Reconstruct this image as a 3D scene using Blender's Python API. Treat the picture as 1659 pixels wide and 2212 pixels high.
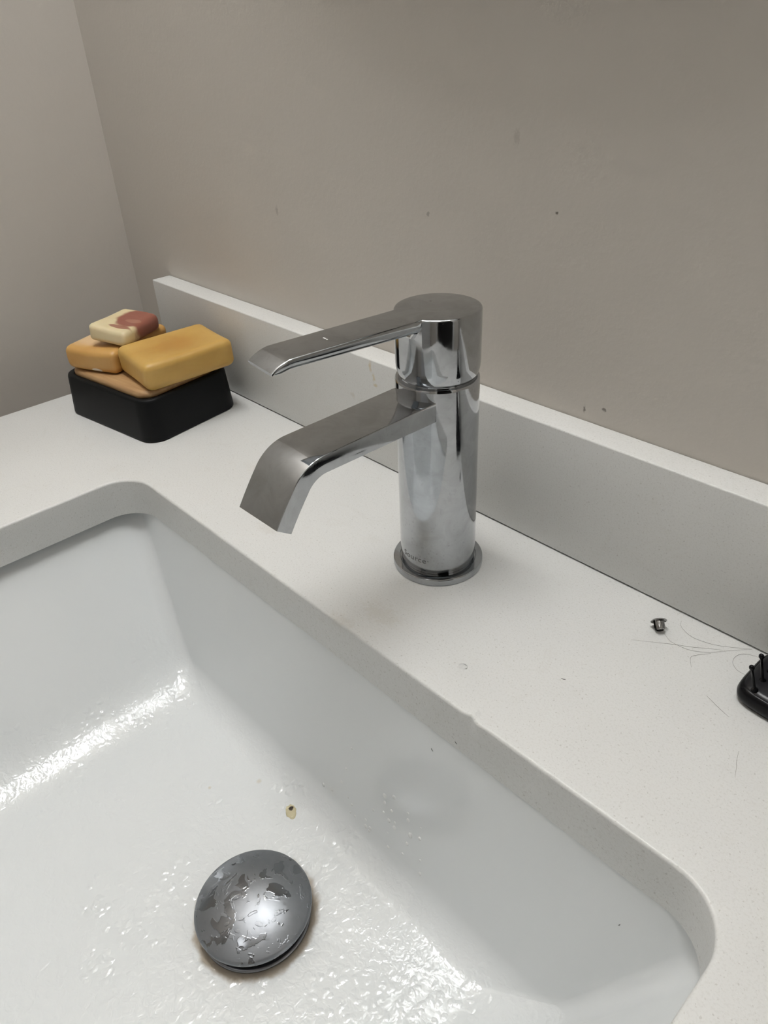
import bpy, bmesh, math, random
from mathutils import Vector, Matrix

for o in list(bpy.data.objects):
    bpy.data.objects.remove(o, do_unlink=True)
scene = bpy.context.scene
COL = scene.collection
R = math.radians
random.seed(7)

# ---------------------------------------------------------------- camera
PITCH, YAW, ROLL = R(33.39), R(-48.26), R(-2.94)
fw = Vector((math.sin(YAW)*math.cos(PITCH), math.cos(YAW)*math.cos(PITCH), -math.sin(PITCH)))
rt = Vector((math.cos(YAW), -math.sin(YAW), 0.0))
up = rt.cross(fw)
r2 = rt*math.cos(ROLL) + up*math.sin(ROLL)
u2 = -rt*math.sin(ROLL) + up*math.cos(ROLL)
cam_data = bpy.data.cameras.new('camera')
cam = bpy.data.objects.new('camera', cam_data)
COL.objects.link(cam)
mw = Matrix((( r2.x, u2.x, -fw.x, 0.2403),
             ( r2.y, u2.y, -fw.y, -0.3082),
             ( r2.z, u2.z, -fw.z, 0.2650),
             (0, 0, 0, 1)))
cam.matrix_world = mw
cam_data.sensor_fit = 'VERTICAL'
cam_data.sensor_height = 36.0
cam_data.sensor_width = 27.0
cam_data.lens = 36.0*1600.0/2212.0
cam_data.clip_start = 0.01
cam_data.clip_end = 50
scene.camera = cam

# ---------------------------------------------------------------- world, lamps' strength, exposure
world = bpy.data.worlds.new('world')
scene.world = world
world.use_nodes = True
world.node_tree.nodes['Background'].inputs[0].default_value = (0.02, 0.02, 0.02, 1)
world.node_tree.nodes['Background'].inputs[1].default_value = 1.0
BULB = 27.5          # emission strength of the vanity light tube
CEIL_FILL = 3.5           # emission strength of the ceiling lamp added as fill
LIGHT_COL = (0.992, 1.0, 0.996)
scene.view_settings.view_transform = 'Standard'
scene.view_settings.look = 'None'
scene.view_settings.gamma = 1.0
scene.view_settings.use_curve_mapping = False
scene.view_settings.exposure = -0.02

# ---------------------------------------------------------------- measurements (metres; counter top is z = 0, backsplash face is y = 0)
XL, XR = -0.4068, 0.393
YW = 0.0186            # back wall
XW = -0.4807           # left wall
YF = -0.475            # counter front
BSH = 0.0787           # backsplash height
SLAB = 0.028
SX0, SX1, SY1, SY0 = -0.2311, 0.2174, -0.1305, -0.432   # sink cut-out
FX, FY = 0.0, -0.0531
ROOM_X1, ROOM_Y0, ROOM_Z0, ROOM_Z1 = 0.95, -2.10, -0.86, 1.55

# ---------------------------------------------------------------- helpers
def tag(o, label=None, cat=None, group=None, kind=None):
    if label: o['label'] = label
    if cat: o['category'] = cat
    if group: o['group'] = group
    if kind: o['kind'] = kind
    return o

def empty(name, loc=(0, 0, 0), rz=0.0):
    o = bpy.data.objects.new(name, None)
    o.empty_display_size = 0.02
    o.location = loc
    o.rotation_euler = (0, 0, rz)
    COL.objects.link(o)
    return o

def link(name, me, mat, parent=None, smooth=None):
    o = bpy.data.objects.new(name, me)
    COL.objects.link(o)
    if mat: 
        me.materials.clear(); me.materials.append(mat)
    if parent: o.parent = parent
    if smooth is not None:
        for p in me.polygons: p.use_smooth = True
        me.set_sharp_from_angle(angle=R(smooth))
    return o

def from_bm(name, bm, mat, parent=None, smooth=None, fix=True):
    if fix: bmesh.ops.recalc_face_normals(bm, faces=bm.faces)
    me = bpy.data.meshes.new(name)
    bm.to_mesh(me); bm.free()
    return link(name, me, mat, parent, smooth)

def bm_box(bm, x0, x1, y0, y1, z0, z1):
    vs = [bm.verts.new((x, y, z)) for z in (z0, z1) for y in (y0, y1) for x in (x0, x1)]
    for f in ((0, 2, 3, 1), (4, 5, 7, 6), (0, 1, 5, 4), (2, 6, 7, 3), (0, 4, 6, 2), (1, 3, 7, 5)):
        bm.faces.new([vs[i] for i in f])
    return vs

def box(name, x0, x1, y0, y1, z0, z1, mat, parent=None, bevel=0.0, seg=3):
    bm = bmesh.new()
    bm_box(bm, x0, x1, y0, y1, z0, z1)
    if bevel > 0:
        bmesh.ops.bevel(bm, geom=list(bm.edges), offset=bevel, segments=seg, affect='EDGES', profile=0.5)
    return from_bm(name, bm, mat, parent, smooth=40 if bevel else None)

def lathe_bm(profile, n=96, cap_start=True, cap_end=True):
    """profile: list of (r, z); r==0 gives a pole"""
    bm = bmesh.new()
    rings = []
    for r, z in profile:
        if r <= 1e-9:
            rings.append([bm.verts.new((0, 0, z))])
        else:
            rings.append([bm.verts.new((r*math.cos(2*math.pi*i/n), r*math.sin(2*math.pi*i/n), z)) for i in range(n)])
    for a, b in zip(rings[:-1], rings[1:]):
        for i in range(n):
            j = (i+1) % n
            if len(a) == 1 and len(b) == 1: continue
            if len(a) == 1: bm.faces.new((a[0], b[i], b[j]))
            elif len(b) == 1: bm.faces.new((a[i], a[j], b[0]))
            else: bm.faces.new((a[i], a[j], b[j], b[i]))
    if cap_start and len(rings[0]) > 1: bm.faces.new(rings[0][::-1])
    if cap_end and len(rings[-1]) > 1: bm.faces.new(rings[-1])
    return bm

def loft_bm(rings, closed=True, cap=True):
    bm = bmesh.new()
    vr = [[bm.verts.new(p) for p in ring] for ring in rings]
    n = len(vr[0])
    for a, b in zip(vr[:-1], vr[1:]):
        for i in range(n if closed else n-1):
            j = (i+1) % n
            bm.faces.new((a[i], a[j], b[j], b[i]))
    if cap:
        bm.faces.new(vr[0][::-1]); bm.faces.new(vr[-1])
    return bm

def rrect(x0, x1, y0, y1, r, nc=10, nx=2, ny=2):
    """rounded rectangle, counter-clockwise from the front-left; list of (x, y)"""
    pts = []
    def line(a, b, n):
        for i in range(n): pts.append((a[0]+(b[0]-a[0])*i/n, a[1]+(b[1]-a[1])*i/n))
    def arc(cx, cy, a0):
        for i in range(nc): 
            a = a0 + (math.pi/2)*i/nc
            pts.append((cx+r*math.cos(a), cy+r*math.sin(a)))
    line((x0+r, y0), (x1-r, y0), nx); arc(x1-r, y0+r, -math.pi/2)
    line((x1, y0+r), (x1, y1-r), ny); arc(x1-r, y1-r, 0)
    line((x1-r, y1), (x0+r, y1), nx); arc(x0+r, y1-r, math.pi/2)
    line((x0, y1-r), (x0, y0+r), ny); arc(x0+r, y0+r, math.pi)
    return pts

def tube_bm(pts, rad, n=6):
    pts = [Vector(p) for p in pts]
    rings = []
    for i, p in enumerate(pts):
        t = (pts[min(i+1, len(pts)-1)] - pts[max(i-1, 0)]).normalized()
        a = t.cross(Vector((0, 0, 1)))
        if a.length < 1e-4: a = t.cross(Vector((1, 0, 0)))
        a.normalize(); b = t.cross(a)
        r = rad[i] if isinstance(rad, (list, tuple)) else rad
        rings.append([p + a*(r*math.cos(2*math.pi*k/n)) + b*(r*math.sin(2*math.pi*k/n)) for k in range(n)])
    return loft_bm(rings)

def catmull(pts, m=6):
    P = [Vector(p) for p in pts]
    out = []
    for i in range(len(P)-1):
        p0 = P[max(i-1, 0)]; p1 = P[i]; p2 = P[i+1]; p3 = P[min(i+2, len(P)-1)]
        for k in range(m):
            t = k/m
            out.append(0.5*((2*p1) + (p2-p0)*t + (2*p0-5*p1+4*p2-p3)*t*t + (3*p1-p0-3*p2+p3)*t**3))
    out.append(P[-1])
    return out

# ---------------------------------------------------------------- materials
def new_mat(name):
    m = bpy.data.materials.new(name); m.use_nodes = True
    nt = m.node_tree
    return m, nt, nt.nodes['Principled BSDF']

def node(nt, typ, **kw):
    n = nt.nodes.new(typ)
    for k, v in kw.items():
        if k.startswith('i_'):
            key = k[2:]
            key = int(key) if key.isdigit() else key.replace('_', ' ')
            n.inputs[key].default_value = v
        else:
            setattr(n, k, v)
    return n

def ramp(nt, src, p0, p1, c0=(0, 0, 0, 1), c1=(1, 1, 1, 1)):
    n = nt.nodes.new('ShaderNodeValToRGB')
    n.color_ramp.elements[0].position = p0; n.color_ramp.elements[0].color = c0
    n.color_ramp.elements[1].position = p1; n.color_ramp.elements[1].color = c1
    nt.links.new(src, n.inputs[0])
    return n.outputs[0]

def objco(nt):
    return nt.nodes.new('ShaderNodeTexCoord').outputs['Object']

def noise(nt, co, scale, detail=2.0, rough=0.5, dist=0.0):
    n = nt.nodes.new('ShaderNodeTexNoise')
    n.inputs['Scale'].default_value = scale; n.inputs['Detail'].default_value = detail
    n.inputs['Roughness'].default_value = rough; n.inputs['Distortion'].default_value = dist
    nt.links.new(co, n.inputs['Vector'])
    return n.outputs['Fac']

def mix(nt, fac, a, b, typ='MIX'):
    n = nt.nodes.new('ShaderNodeMix'); n.data_type = 'RGBA'; n.blend_type = typ
    for s, v in ((n.inputs[0], fac), (n.inputs[6], a), (n.inputs[7], b)):
        if hasattr(v, 'node'): nt.links.new(v, s)
        else: s.default_value = v
    return n.outputs[2]

def math_n(nt, op, a, b=None, c=None, clamp=False):
    n = nt.nodes.new('ShaderNodeMath'); n.operation = op; n.use_clamp = clamp
    for s, v in zip(n.inputs, (a, b, c)):
        if v is None: continue
        if hasattr(v, 'node'): nt.links.new(v, s)
        else: s.default_value = v
    return n.outputs[0]

def blob(nt, co, centre, radius, soft=0.5, stretch=(1, 1, 1), warp=None, wamp=0.0):
    """1 inside an ellipsoid around centre (object space), 0 outside"""
    sub = nt.nodes.new('ShaderNodeVectorMath'); sub.operation = 'SUBTRACT'
    nt.links.new(co, sub.inputs[0]); sub.inputs[1].default_value = centre
    dv = nt.nodes.new('ShaderNodeVectorMath'); dv.operation = 'DIVIDE'
    nt.links.new(sub.outputs[0], dv.inputs[0])
    dv.inputs[1].default_value = tuple(radius*s for s in stretch)
    ln = nt.nodes.new('ShaderNodeVectorMath'); ln.operation = 'LENGTH'
    nt.links.new(dv.outputs[0], ln.inputs[0])
    v = ln.outputs['Value']
    if warp is not None:
        v = math_n(nt, 'ADD', v, math_n(nt, 'MULTIPLY', math_n(nt, 'SUBTRACT', warp, 0.5), wamp))
    mr = nt.nodes.new('ShaderNodeMapRange'); mr.interpolation_type = 'SMOOTHSTEP'
    mr.inputs['From Min'].default_value = 1.0; mr.inputs['From Max'].default_value = 1.0-soft
    nt.links.new(v, mr.inputs['Value'])
    return mr.outputs[0]

def bump(nt, h, strength, dist, normal=None):
    b = nt.nodes.new('ShaderNodeBump')
    b.inputs['Strength'].default_value = strength; b.inputs['Distance'].default_value = dist
    nt.links.new(h, b.inputs['Height'])
    if normal is not None: nt.links.new(normal, b.inputs['Normal'])
    return b.outputs[0]

def rgba(r, g, b): return (r, g, b, 1)

def mat_paint(name, col, spots=()):
    m, nt, p = new_mat(name)
    co = objco(nt)
    n1 = noise(nt, co, 3.0, 3)
    c = mix(nt, n1, rgba(*[x*0.97 for x in col]), rgba(*[x*1.03 for x in col]))
    w = noise(nt, co, 900, 1) if spots else None
    for s in spots:
        f = blob(nt, co, s[0], s[1], 0.7, s[2], w, 1.2)
        c = mix(nt, math_n(nt, 'MULTIPLY', f, s[3]), c, rgba(0.12, 0.10, 0.08))
    nt.links.new(c, p.inputs['Base Color'])
    p.inputs['Roughness'].default_value = 0.55
    p.inputs['Specular IOR Level'].default_value = 0.35
    h = noise(nt, co, 260, 2, 0.65)
    nt.links.new(bump(nt, h, 0.35, 0.0006), p.inputs['Normal'])
    return m

def mat_plain(name, col, rough=0.5, metal=0.0, spec=0.5, coat=0.0):
    m, nt, p = new_mat(name)
    co = objco(nt)
    n1 = noise(nt, co, 60, 3)
    c = mix(nt, n1, rgba(*[x*0.93 for x in col]), rgba(*[min(1, x*1.07) for x in col]))
    nt.links.new(c, p.inputs['Base Color'])
    p.inputs['Roughness'].default_value = rough
    p.inputs['Metallic'].default_value = metal
    p.inputs['Specular IOR Level'].default_value = spec
    p.inputs['Coat Weight'].default_value = coat
    return m

def mat_quartz(name, stains=()):
    m, nt, p = new_mat(name)
    co = objco(nt)
    cloud = noise(nt, co, 14, 2, 0.55)
    c = mix(nt, cloud, rgba(0.70, 0.70, 0.682), rgba(0.745, 0.745, 0.73))
    fine = ramp(nt, noise(nt, co, 1000, 2, 0.6), 0.50, 0.66)
    c = mix(nt, math_n(nt, 'MULTIPLY', fine, 0.20), c, rgba(0.50, 0.49, 0.45))
    sp = ramp(nt, noise(nt, co, 800, 1, 0.5), 0.67, 0.73)
    c = mix(nt, math_n(nt, 'MULTIPLY', sp, 0.35), c, rgba(0.36, 0.34, 0.30))
    lt = ramp(nt, noise(nt, co, 1300, 1, 0.5), 0.70, 0.76)
    c = mix(nt, math_n(nt, 'MULTIPLY', lt, 0.4), c, rgba(0.86, 0.86, 0.84))
    vein = ramp(nt, noise(nt, co, 45, 3, 0.7, 1.5), 0.60, 0.75)
    c = mix(nt, math_n(nt, 'MULTIPLY', vein, 0.10), c, rgba(0.50, 0.46, 0.38))
    w = noise(nt, co, 350, 2) if stains else None
    for s in stains:
        f = blob(nt, co, s[0], s[1], 0.8, s[2], w, 1.6)
        c = mix(nt, math_n(nt, 'MULTIPLY', f, s[4]), c, rgba(*s[3]))
    nt.links.new(c, p.inputs['Base Color'])
    rg = cloud
    mr = nt.nodes.new('ShaderNodeMapRange')
    mr.inputs['To Min'].default_value = 0.30; mr.inputs['To Max'].default_value = 0.42
    nt.links.new(rg, mr.inputs['Value']); nt.links.new(mr.outputs[0], p.inputs['Roughness'])
    p.inputs['Specular IOR Level'].default_value = 0.4
    h = noise(nt, co, 1100, 1, 0.6)
    nt.links.new(bump(nt, h, 0.25, 0.0002), p.inputs['Normal'])
    return m

def mat_chrome(name, base=(0.475, 0.490, 0.510), smudge=1.0, wet=False, spotz=None, r0=0.045):
    m, nt, p = new_mat(name)
    co = objco(nt)
    p.inputs['Metallic'].default_value = 1.0
    n1 = noise(nt, co, 75, 5, 0.62, 0.8)
    n2 = noise(nt, co, 230, 3, 0.6)
    f = math_n(nt, 'MULTIPLY', ramp(nt, n1, 0.40, 0.66), smudge)
    c = mix(nt, f, rgba(*base), rgba(base[0]*0.86, base[1]*0.86, base[2]*0.85))
    f2 = math_n(nt, 'MULTIPLY', ramp(nt, n2, 0.60, 0.68), 0.25*smudge)
    c = mix(nt, f2, c, rgba(base[0]*0.72, base[1]*0.72, base[2]*0.70))
    r = math_n(nt, 'MULTIPLY_ADD', f, 0.085, r0)
    if spotz:
        # dried water marks low on the body
        sep = nt.nodes.new('ShaderNodeSeparateXYZ'); nt.links.new(co, sep.inputs[0])
        mr = nt.nodes.new('ShaderNodeMapRange'); mr.interpolation_type = 'SMOOTHSTEP'
        mr.inputs['From Min'].default_value = spotz; mr.inputs['From Max'].default_value = spotz*0.55
        nt.links.new(sep.outputs['Z'], mr.inputs['Value'])
        v = nt.nodes.new('ShaderNodeTexVoronoi'); v.inputs['Scale'].default_value = 420
        nt.links.new(co, v.inputs['Vector'])
        sp = ramp(nt, v.outputs['Distance'], 0.18, 0.34, rgba(1, 1, 1), rgba(0, 0, 0))
        sp = math_n(nt, 'MULTIPLY', sp, ramp(nt, noise(nt, co, 120, 2), 0.5, 0.6))
        sp = math_n(nt, 'MULTIPLY', sp, mr.outputs[0])
        c = mix(nt, math_n(nt, 'MULTIPLY', sp, 0.30), c, rgba(base[0]*0.55, base[1]*0.55, base[2]*0.53))
        film = math_n(nt, 'MULTIPLY', mr.outputs[0], 0.05)
        r = math_n(nt, 'ADD', r, film)
    nt.links.new(c, p.inputs['Base Color'])
    if wet:
        # puddled film of water lies smooth over the dull scale
        pool = ramp(nt, noise(nt, co, 95, 3, 0.5, 0.7), 0.545, 0.565)
        r = math_n(nt, 'MULTIPLY', r, math_n(nt, 'MULTIPLY_ADD', pool, -0.62, 1.0))
    nt.links.new(r, p.inputs['Roughness'])
    if wet:
        w = noise(nt, co, 120, 3, 0.55, 0.6)
        st = math_n(nt, 'ADD', ramp(nt, w, 0.60, 0.63), math_n(nt, 'MULTIPLY', pool, 0.7))
        w2 = noise(nt, co, 330, 2, 0.5, 0.3)
        st2 = ramp(nt, w2, 0.70, 0.74)
        h = math_n(nt, 'ADD', st, math_n(nt, 'MULTIPLY', st2, 0.8))
        nt.links.new(bump(nt, h, 0.28, 0.0005), p.inputs['Normal'])
    else:
        nt.links.new(bump(nt, n1, 0.05, 0.0006), p.inputs['Normal'])
    return m

def mat_ceramic(name, drain):
    m, nt, p = new_mat(name)
    co = objco(nt)
    n0 = noise(nt, co, 6, 2)
    c = mix(nt, n0, rgba(0.735, 0.757, 0.763), rgba(0.762, 0.780, 0.782))
    # brown scale around the drain
    w = noise(nt, co, 130, 3)
    ring = blob(nt, co, drain, 0.0362, 0.10, (1, 1, 1), w, 0.16)
    c = mix(nt, math_n(nt, 'MULTIPLY', ring, 0.75), c, rgba(0.30, 0.22, 0.13))
    halo = blob(nt, co, drain, 0.050, 0.40, (1, 1, 1), w, 0.35)
    c = mix(nt, math_n(nt, 'MULTIPLY', halo, 0.05), c, rgba(0.45, 0.38, 0.26))
    for ctr, rad, a in (((-0.0655, -0.197, -0.137), 0.0016, .35), ((-0.046, -0.172, -0.137), 0.0022, .25)):
        f = blob(nt, co, ctr, rad, 0.8, (1, 1, 3), w, 0.8)
        c = mix(nt, math_n(nt, 'MULTIPLY', f, a), c, rgba(0.5, 0.36, 0.12))
    nt.links.new(c, p.inputs['Base Color'])
    p.inputs['Roughness'].default_value = 0.11
    p.inputs['Specular IOR Level'].default_value = 0.5
    p.inputs['IOR'].default_value = 1.5
    # wet bottom: beads and thin films of water
    sep = nt.nodes.new('ShaderNodeSeparateXYZ'); nt.links.new(co, sep.inputs[0])
    mr = nt.nodes.new('ShaderNodeMapRange'); mr.interpolation_type = 'SMOOTHSTEP'
    mr.inputs['From Min'].default_value = -0.080; mr.inputs['From Max'].default_value = -0.118
    nt.links.new(sep.outputs['Z'], mr.inputs['Value'])
    v = nt.nodes.new('ShaderNodeTexVoronoi'); v.inputs['Scale'].default_value = 190
    v.inputs['Randomness'].default_value = 1.0
    warp = nt.nodes.new('ShaderNodeVectorMath'); warp.operation = 'MULTIPLY_ADD'
    nn = nt.nodes.new('ShaderNodeTexNoise'); nn.inputs['Scale'].default_value = 150
    nt.links.new(co, nn.inputs['Vector'])
    nt.links.new(nn.outputs['Color'], warp.inputs[0]); warp.inputs[1].default_value = (0.006, 0.006, 0.006)
    nt.links.new(co, warp.inputs[2])
    nt.links.new(warp.outputs[0], v.inputs['Vector'])
    bead = ramp(nt, v.outputs['Distance'], 0.12, 0.48, rgba(1, 1, 1), rgba(0, 0, 0))
    patch = noise(nt, co, 40, 2)
    bead = math_n(nt, 'MULTIPLY', bead, ramp(nt, patch, 0.48, 0.66))
    film = noise(nt, co, 230, 2, 0.6, 0.5)
    film = math_n(nt, 'MULTIPLY', film, ramp(nt, patch, 0.46, 0.70, rgba(1, 1, 1), rgba(0.12, 0.12, 0.12)))
    h = math_n(nt, 'ADD', math_n(nt, 'MULTIPLY', bead, 0.75), math_n(nt, 'MULTIPLY', film, 1.0))
    h = math_n(nt, 'MULTIPLY', h, mr.outputs[0])
    geo = nt.nodes.new('ShaderNodeNewGeometry')
    sn = nt.nodes.new('ShaderNodeSeparateXYZ'); nt.links.new(geo.outputs['True Normal'], sn.inputs[0])
    ms = nt.nodes.new('ShaderNodeMapRange'); ms.interpolation_type = 'SMOOTHSTEP'
    ms.inputs['From Min'].default_value = 0.45; ms.inputs['From Max'].default_value = 0.75
    nt.links.new(sn.outputs['Z'], ms.inputs['Value'])
    h = math_n(nt, 'MULTIPLY', h, ms.outputs[0])
    nt.links.new(bump(nt, h, 0.45, 0.0010), p.inputs['Normal'])
    return m

def mat_soap(name, c0, c1, scale=40, wave=None, sss=0.12):
    m, nt, p = new_mat(name)
    co = objco(nt)
    n = ramp(nt, noise(nt, co, scale, 4, 0.55, 0.8), 0.30, 0.70)
    c = mix(nt, n, rgba(*c0), rgba(*c1))
    if wave:
        w = noise(nt, co, 55, 3, 0.5, 0.6)
        for (ctr, rad, st, colr, amt, wa, *sf) in wave:
            f = blob(nt, co, ctr, rad, sf[0] if sf else 0.22, st, w, wa)
            c = mix(nt, math_n(nt, 'MULTIPLY', f, amt), c, rgba(*colr))
    nt.links.new(c, p.inputs['Base Color'])
    p.inputs['Roughness'].default_value = 0.42
    p.inputs['Subsurface Weight'].default_value = sss
    p.inputs['Subsurface Radius'].default_value = (0.004, 0.002, 0.0008)
    p.inputs['Subsurface Scale'].default_value = 1.0
    h = noise(nt, co, 160, 3, 0.5)
    nt.links.new(bump(nt, h, 0.2, 0.0008), p.inputs['Normal'])
    return m

def mat_wood(name):
    m, nt, p = new_mat(name)
    co = objco(nt)
    mp = nt.nodes.new('ShaderNodeMapping'); mp.inputs['Scale'].default_value = (12, 160, 160)
    nt.links.new(co, mp.inputs['Vector'])
    n = noise(nt, mp.outputs[0], 1.6, 4, 0.55, 0.3)
    c = mix(nt, ramp(nt, n, 0.3, 0.7), rgba(0.36, 0.20, 0.085), rgba(0.52, 0.33, 0.16))
    nt.links.new(c, p.inputs['Base Color'])
    p.inputs['Roughness'].default_value = 0.5
    nt.links.new(bump(nt, n, 0.2, 0.0004), p.inputs['Normal'])
    return m

def mat_water(name, tint=(1.0, 1.0, 1.0), body=0.0):
    """clear film of water: see-through with a fresnel gloss"""
    m, nt, p = new_mat(name)
    nt.nodes.remove(p)
    out = nt.nodes['Material Output']
    co = objco(nt)
    nrm = bump(nt, noise(nt, co, 2.0, 1), 0.15, 0.3)
    tr = nt.nodes.new('ShaderNodeBsdfTransparent'); tr.inputs[0].default_value = (*tint, 1)
    gl = nt.nodes.new('ShaderNodeBsdfGlossy'); gl.inputs['Roughness'].default_value = 0.05
    nt.links.new(nrm, gl.inputs['Normal'])
    fr = nt.nodes.new('ShaderNodeFresnel'); fr.inputs[0].default_value = 1.33
    nt.links.new(nrm, fr.inputs['Normal'])
    mx = nt.nodes.new('ShaderNodeMixShader')
    nt.links.new(fr.outputs[0], mx.inputs[0]); nt.links.new(tr.outputs[0], mx.inputs[1]); nt.links.new(gl.outputs[0], mx.inputs[2])
    sh = mx.outputs[0]
    if body > 0:
        df = nt.nodes.new('ShaderNodeBsdfDiffuse'); df.inputs[0].default_value = (0.9, 0.91, 0.9, 1)
        m2 = nt.nodes.new('ShaderNodeMixShader'); m2.inputs[0].default_value = body
        nt.links.new(sh, m2.inputs[1]); nt.links.new(df.outputs[0], m2.inputs[2]); sh = m2.outputs[0]
    nt.links.new(sh, out.inputs['Surface'])
    return m

def mat_emit(name, col, strength):
    m, nt, p = new_mat(name)
    co = objco(nt)
    c = mix(nt, noise(nt, co, 8, 1), rgba(*[x*0.98 for x in col]), rgba(*col))
    nt.links.new(c, p.inputs['Emission Color'])
    p.inputs['Base Color'].default_value = (0.8, 0.8, 0.8, 1)
    p.inputs['Emission Strength'].default_value = strength
    return m

WALLC = (0.63, 0.59, 0.54)
M = {}
M['wall'] = mat_paint('wall_paint', WALLC, spots=[
    ((-0.2246, YW, 0.1562), 0.0026, (0.8, 1, 1.6), 0.30),
    ((-0.0743, YW, 0.1718), 0.0016, (1, 1, 1.2), 0.45),
    ((0.0142, YW, 0.1827), 0.0010, (1, 1, 1), 0.8),
    ((0.0424, YW, 0.0845), 0.0016, (0.6, 1, 1.6), 0.7),
    ((0.0543, YW, 0.0881), 0.0016, (1.2, 1, 0.8), 0.7),
    ((-0.013, YW, 0.215), 0.0030, (0.8, 1, 1.6), 0.18)])
M['hall'] = mat_plain('added_dark_hall_paint', (0.06, 0.055, 0.05), 0.7)  # near-black so the added hall soaks up light and reflects dark in chrome
M['ceiling'] = mat_paint('ceiling_paint', (0.72, 0.71, 0.69))
M['floor'] = mat_plain('floor_tile', (0.30, 0.29, 0.28), 0.35)
M['white'] = mat_plain('white_lacquer', (0.72, 0.72, 0.71), 0.35)
M['quartz'] = mat_quartz('quartz', stains=[
    ((0.012, -0.110, 0), 0.012, (1.4, 0.8, 1), (0.52, 0.47, 0.38), 0.22),
    ((0.0, -0.128, 0), 0.010, (1.2, 0.5, 1), (0.50, 0.45, 0.36), 0.20),
    ((-0.10, -0.105, 0), 0.010, (1.2, 0.6, 1), (0.50, 0.45, 0.38), 0.18),
    ((-0.165, -0.065, 0), 0.016, (1.3, 0.6, 1), (0.56, 0.50, 0.42), 0.16)])
M['quartz_splash'] = mat_quartz('quartz_splash', stains=[
    ((-0.1115, 0, 0.0735), 0.0032, (0.6, 2, 1.6), (0.55, 0.43, 0.20), 0.55),
    ((-0.1085, 0, 0.0665), 0.0030, (0.7, 2, 1.3), (0.55, 0.43, 0.20), 0.50),
    ((-0.1072, 0, 0.0615), 0.0020, (1, 2, 1), (0.55, 0.43, 0.20), 0.55),
    ((-0.132, 0, 0.047), 0.0030, (1, 2, 1), (0.50, 0.44, 0.34), 0.30),
    ((-0.175, 0, 0.001), 0.0060, (4, 2, 0.4), (0.46, 0.36, 0.16), 0.6)])
DRAIN = (0.0221, -0.2226)
M['ceramic'] = mat_ceramic('white_glazed_ceramic', (DRAIN[0], DRAIN[1], -0.1395))
M['chrome'] = mat_chrome('chrome_smudged')
M['chrome_body'] = mat_chrome('chrome_water_marked', spotz=0.05)
M['chrome_wet'] = mat_chrome('chrome_wet', base=(0.27, 0.28, 0.298), smudge=0.5, wet=True, r0=0.43)
M['chrome_shaded'] = mat_plain('shaded_chrome', (0.20, 0.20, 0.21), 0.3, 1.0)  # chrome toned down to stand for the shade beneath the stopper
M['stud'] = mat_chrome('dark_steel', base=(0.34, 0.335, 0.33), smudge=0.3)
M['steel'] = mat_chrome('steel', base=(0.62, 0.61, 0.60), smudge=0.3)
M['rubber'] = mat_plain('black_rubber', (0.02, 0.02, 0.022), 0.5)
M['engrave'] = mat_plain('etched_grey_lettering', (0.17, 0.17, 0.17), 0.45, 0.6)
M['dish'] = mat_plain('matte_black_resin', (0.0045, 0.005, 0.0055), 0.5, 0, 0.18)
M['wood'] = mat_wood('bamboo')
M['brush'] = mat_plain('gloss_black_plastic', (0.004, 0.004, 0.005), 0.25, 0, 0.2)
M['pad'] = mat_plain('black_rubber_pad', (0.006, 0.006, 0.008), 0.28, 0, 0.35)
M['water'] = mat_water('water', (0.99, 0.99, 0.99), 0.03)
M['bead'] = mat_water('lit_water_bead', (1, 1, 1), 0.80)  # opaque white stands in for the light that clear drops catch
M['murky'] = mat_water('murky_water', (0.93, 0.86, 0.66), 0.10)
M['hair'] = mat_plain('dark_hair', (0.10, 0.075, 0.055), 0.4)
M['fleck'] = mat_plain('dark_lint', (0.05, 0.045, 0.04), 0.7)
M['speck'] = mat_plain('brown_grit', (0.035, 0.018, 0.008), 0.5)
M['glass_mirror'] = mat_chrome('mirror_glass', base=(0.86, 0.88, 0.87), smudge=0.02)
M['black_metal'] = mat_plain('black_metal', (0.02, 0.02, 0.02), 0.4, 0.5)
M['bulb'] = mat_emit('frosted_globe', LIGHT_COL, BULB)
M['ceil_fill_lamp'] = mat_emit('fill_lamp_diffuser', LIGHT_COL, CEIL_FILL)

# ================================================================ THE ROOM
T = 0.08
def struct(name, x0, x1, y0, y1, z0, z1, mat):
    return tag(box(name, x0, x1, y0, y1, z0, z1, mat), kind='structure')
struct('wall_back', XW-T, ROOM_X1+T, YW, YW+T, ROOM_Z0-T, ROOM_Z1+T, M['wall'])
struct('wall_left', XW-T, XW, ROOM_Y0-T, YW, ROOM_Z0-T, ROOM_Z1+T, M['wall'])
# right wall with a doorway and hall added to absorb light and darken reflections
DY0, DY1, DZ1 = -1.15, -0.22, 1.22
wr = bmesh.new()
bm_box(wr, ROOM_X1, ROOM_X1+T, DY1, YW, ROOM_Z0-T, ROOM_Z1+T)
bm_box(wr, ROOM_X1, ROOM_X1+T, ROOM_Y0-T, DY0, ROOM_Z0-T, ROOM_Z1+T)
bm_box(wr, ROOM_X1, ROOM_X1+T, DY0, DY1, DZ1, ROOM_Z1+T)
tag(from_bm('wall_right', wr, M['wall']), kind='structure')
hb = bmesh.new()
HX = ROOM_X1+T+1.1
bm_box(hb, HX, HX+T, DY0-0.6, DY1+0.6, ROOM_Z0-T, ROOM_Z1+T)
bm_box(hb, ROOM_X1+T, HX, DY1+0.6, DY1+0.6+T, ROOM_Z0-T, ROOM_Z1+T)
bm_box(hb, ROOM_X1+T, HX, DY0-0.6-T, DY0-0.6, ROOM_Z0-T, ROOM_Z1+T)
bm_box(hb, ROOM_X1+T, HX, DY0-0.6, DY1+0.6, ROOM_Z0-T, ROOM_Z0)
bm_box(hb, ROOM_X1+T, HX, DY0-0.6, DY1+0.6, ROOM_Z1, ROOM_Z1+T)
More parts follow.
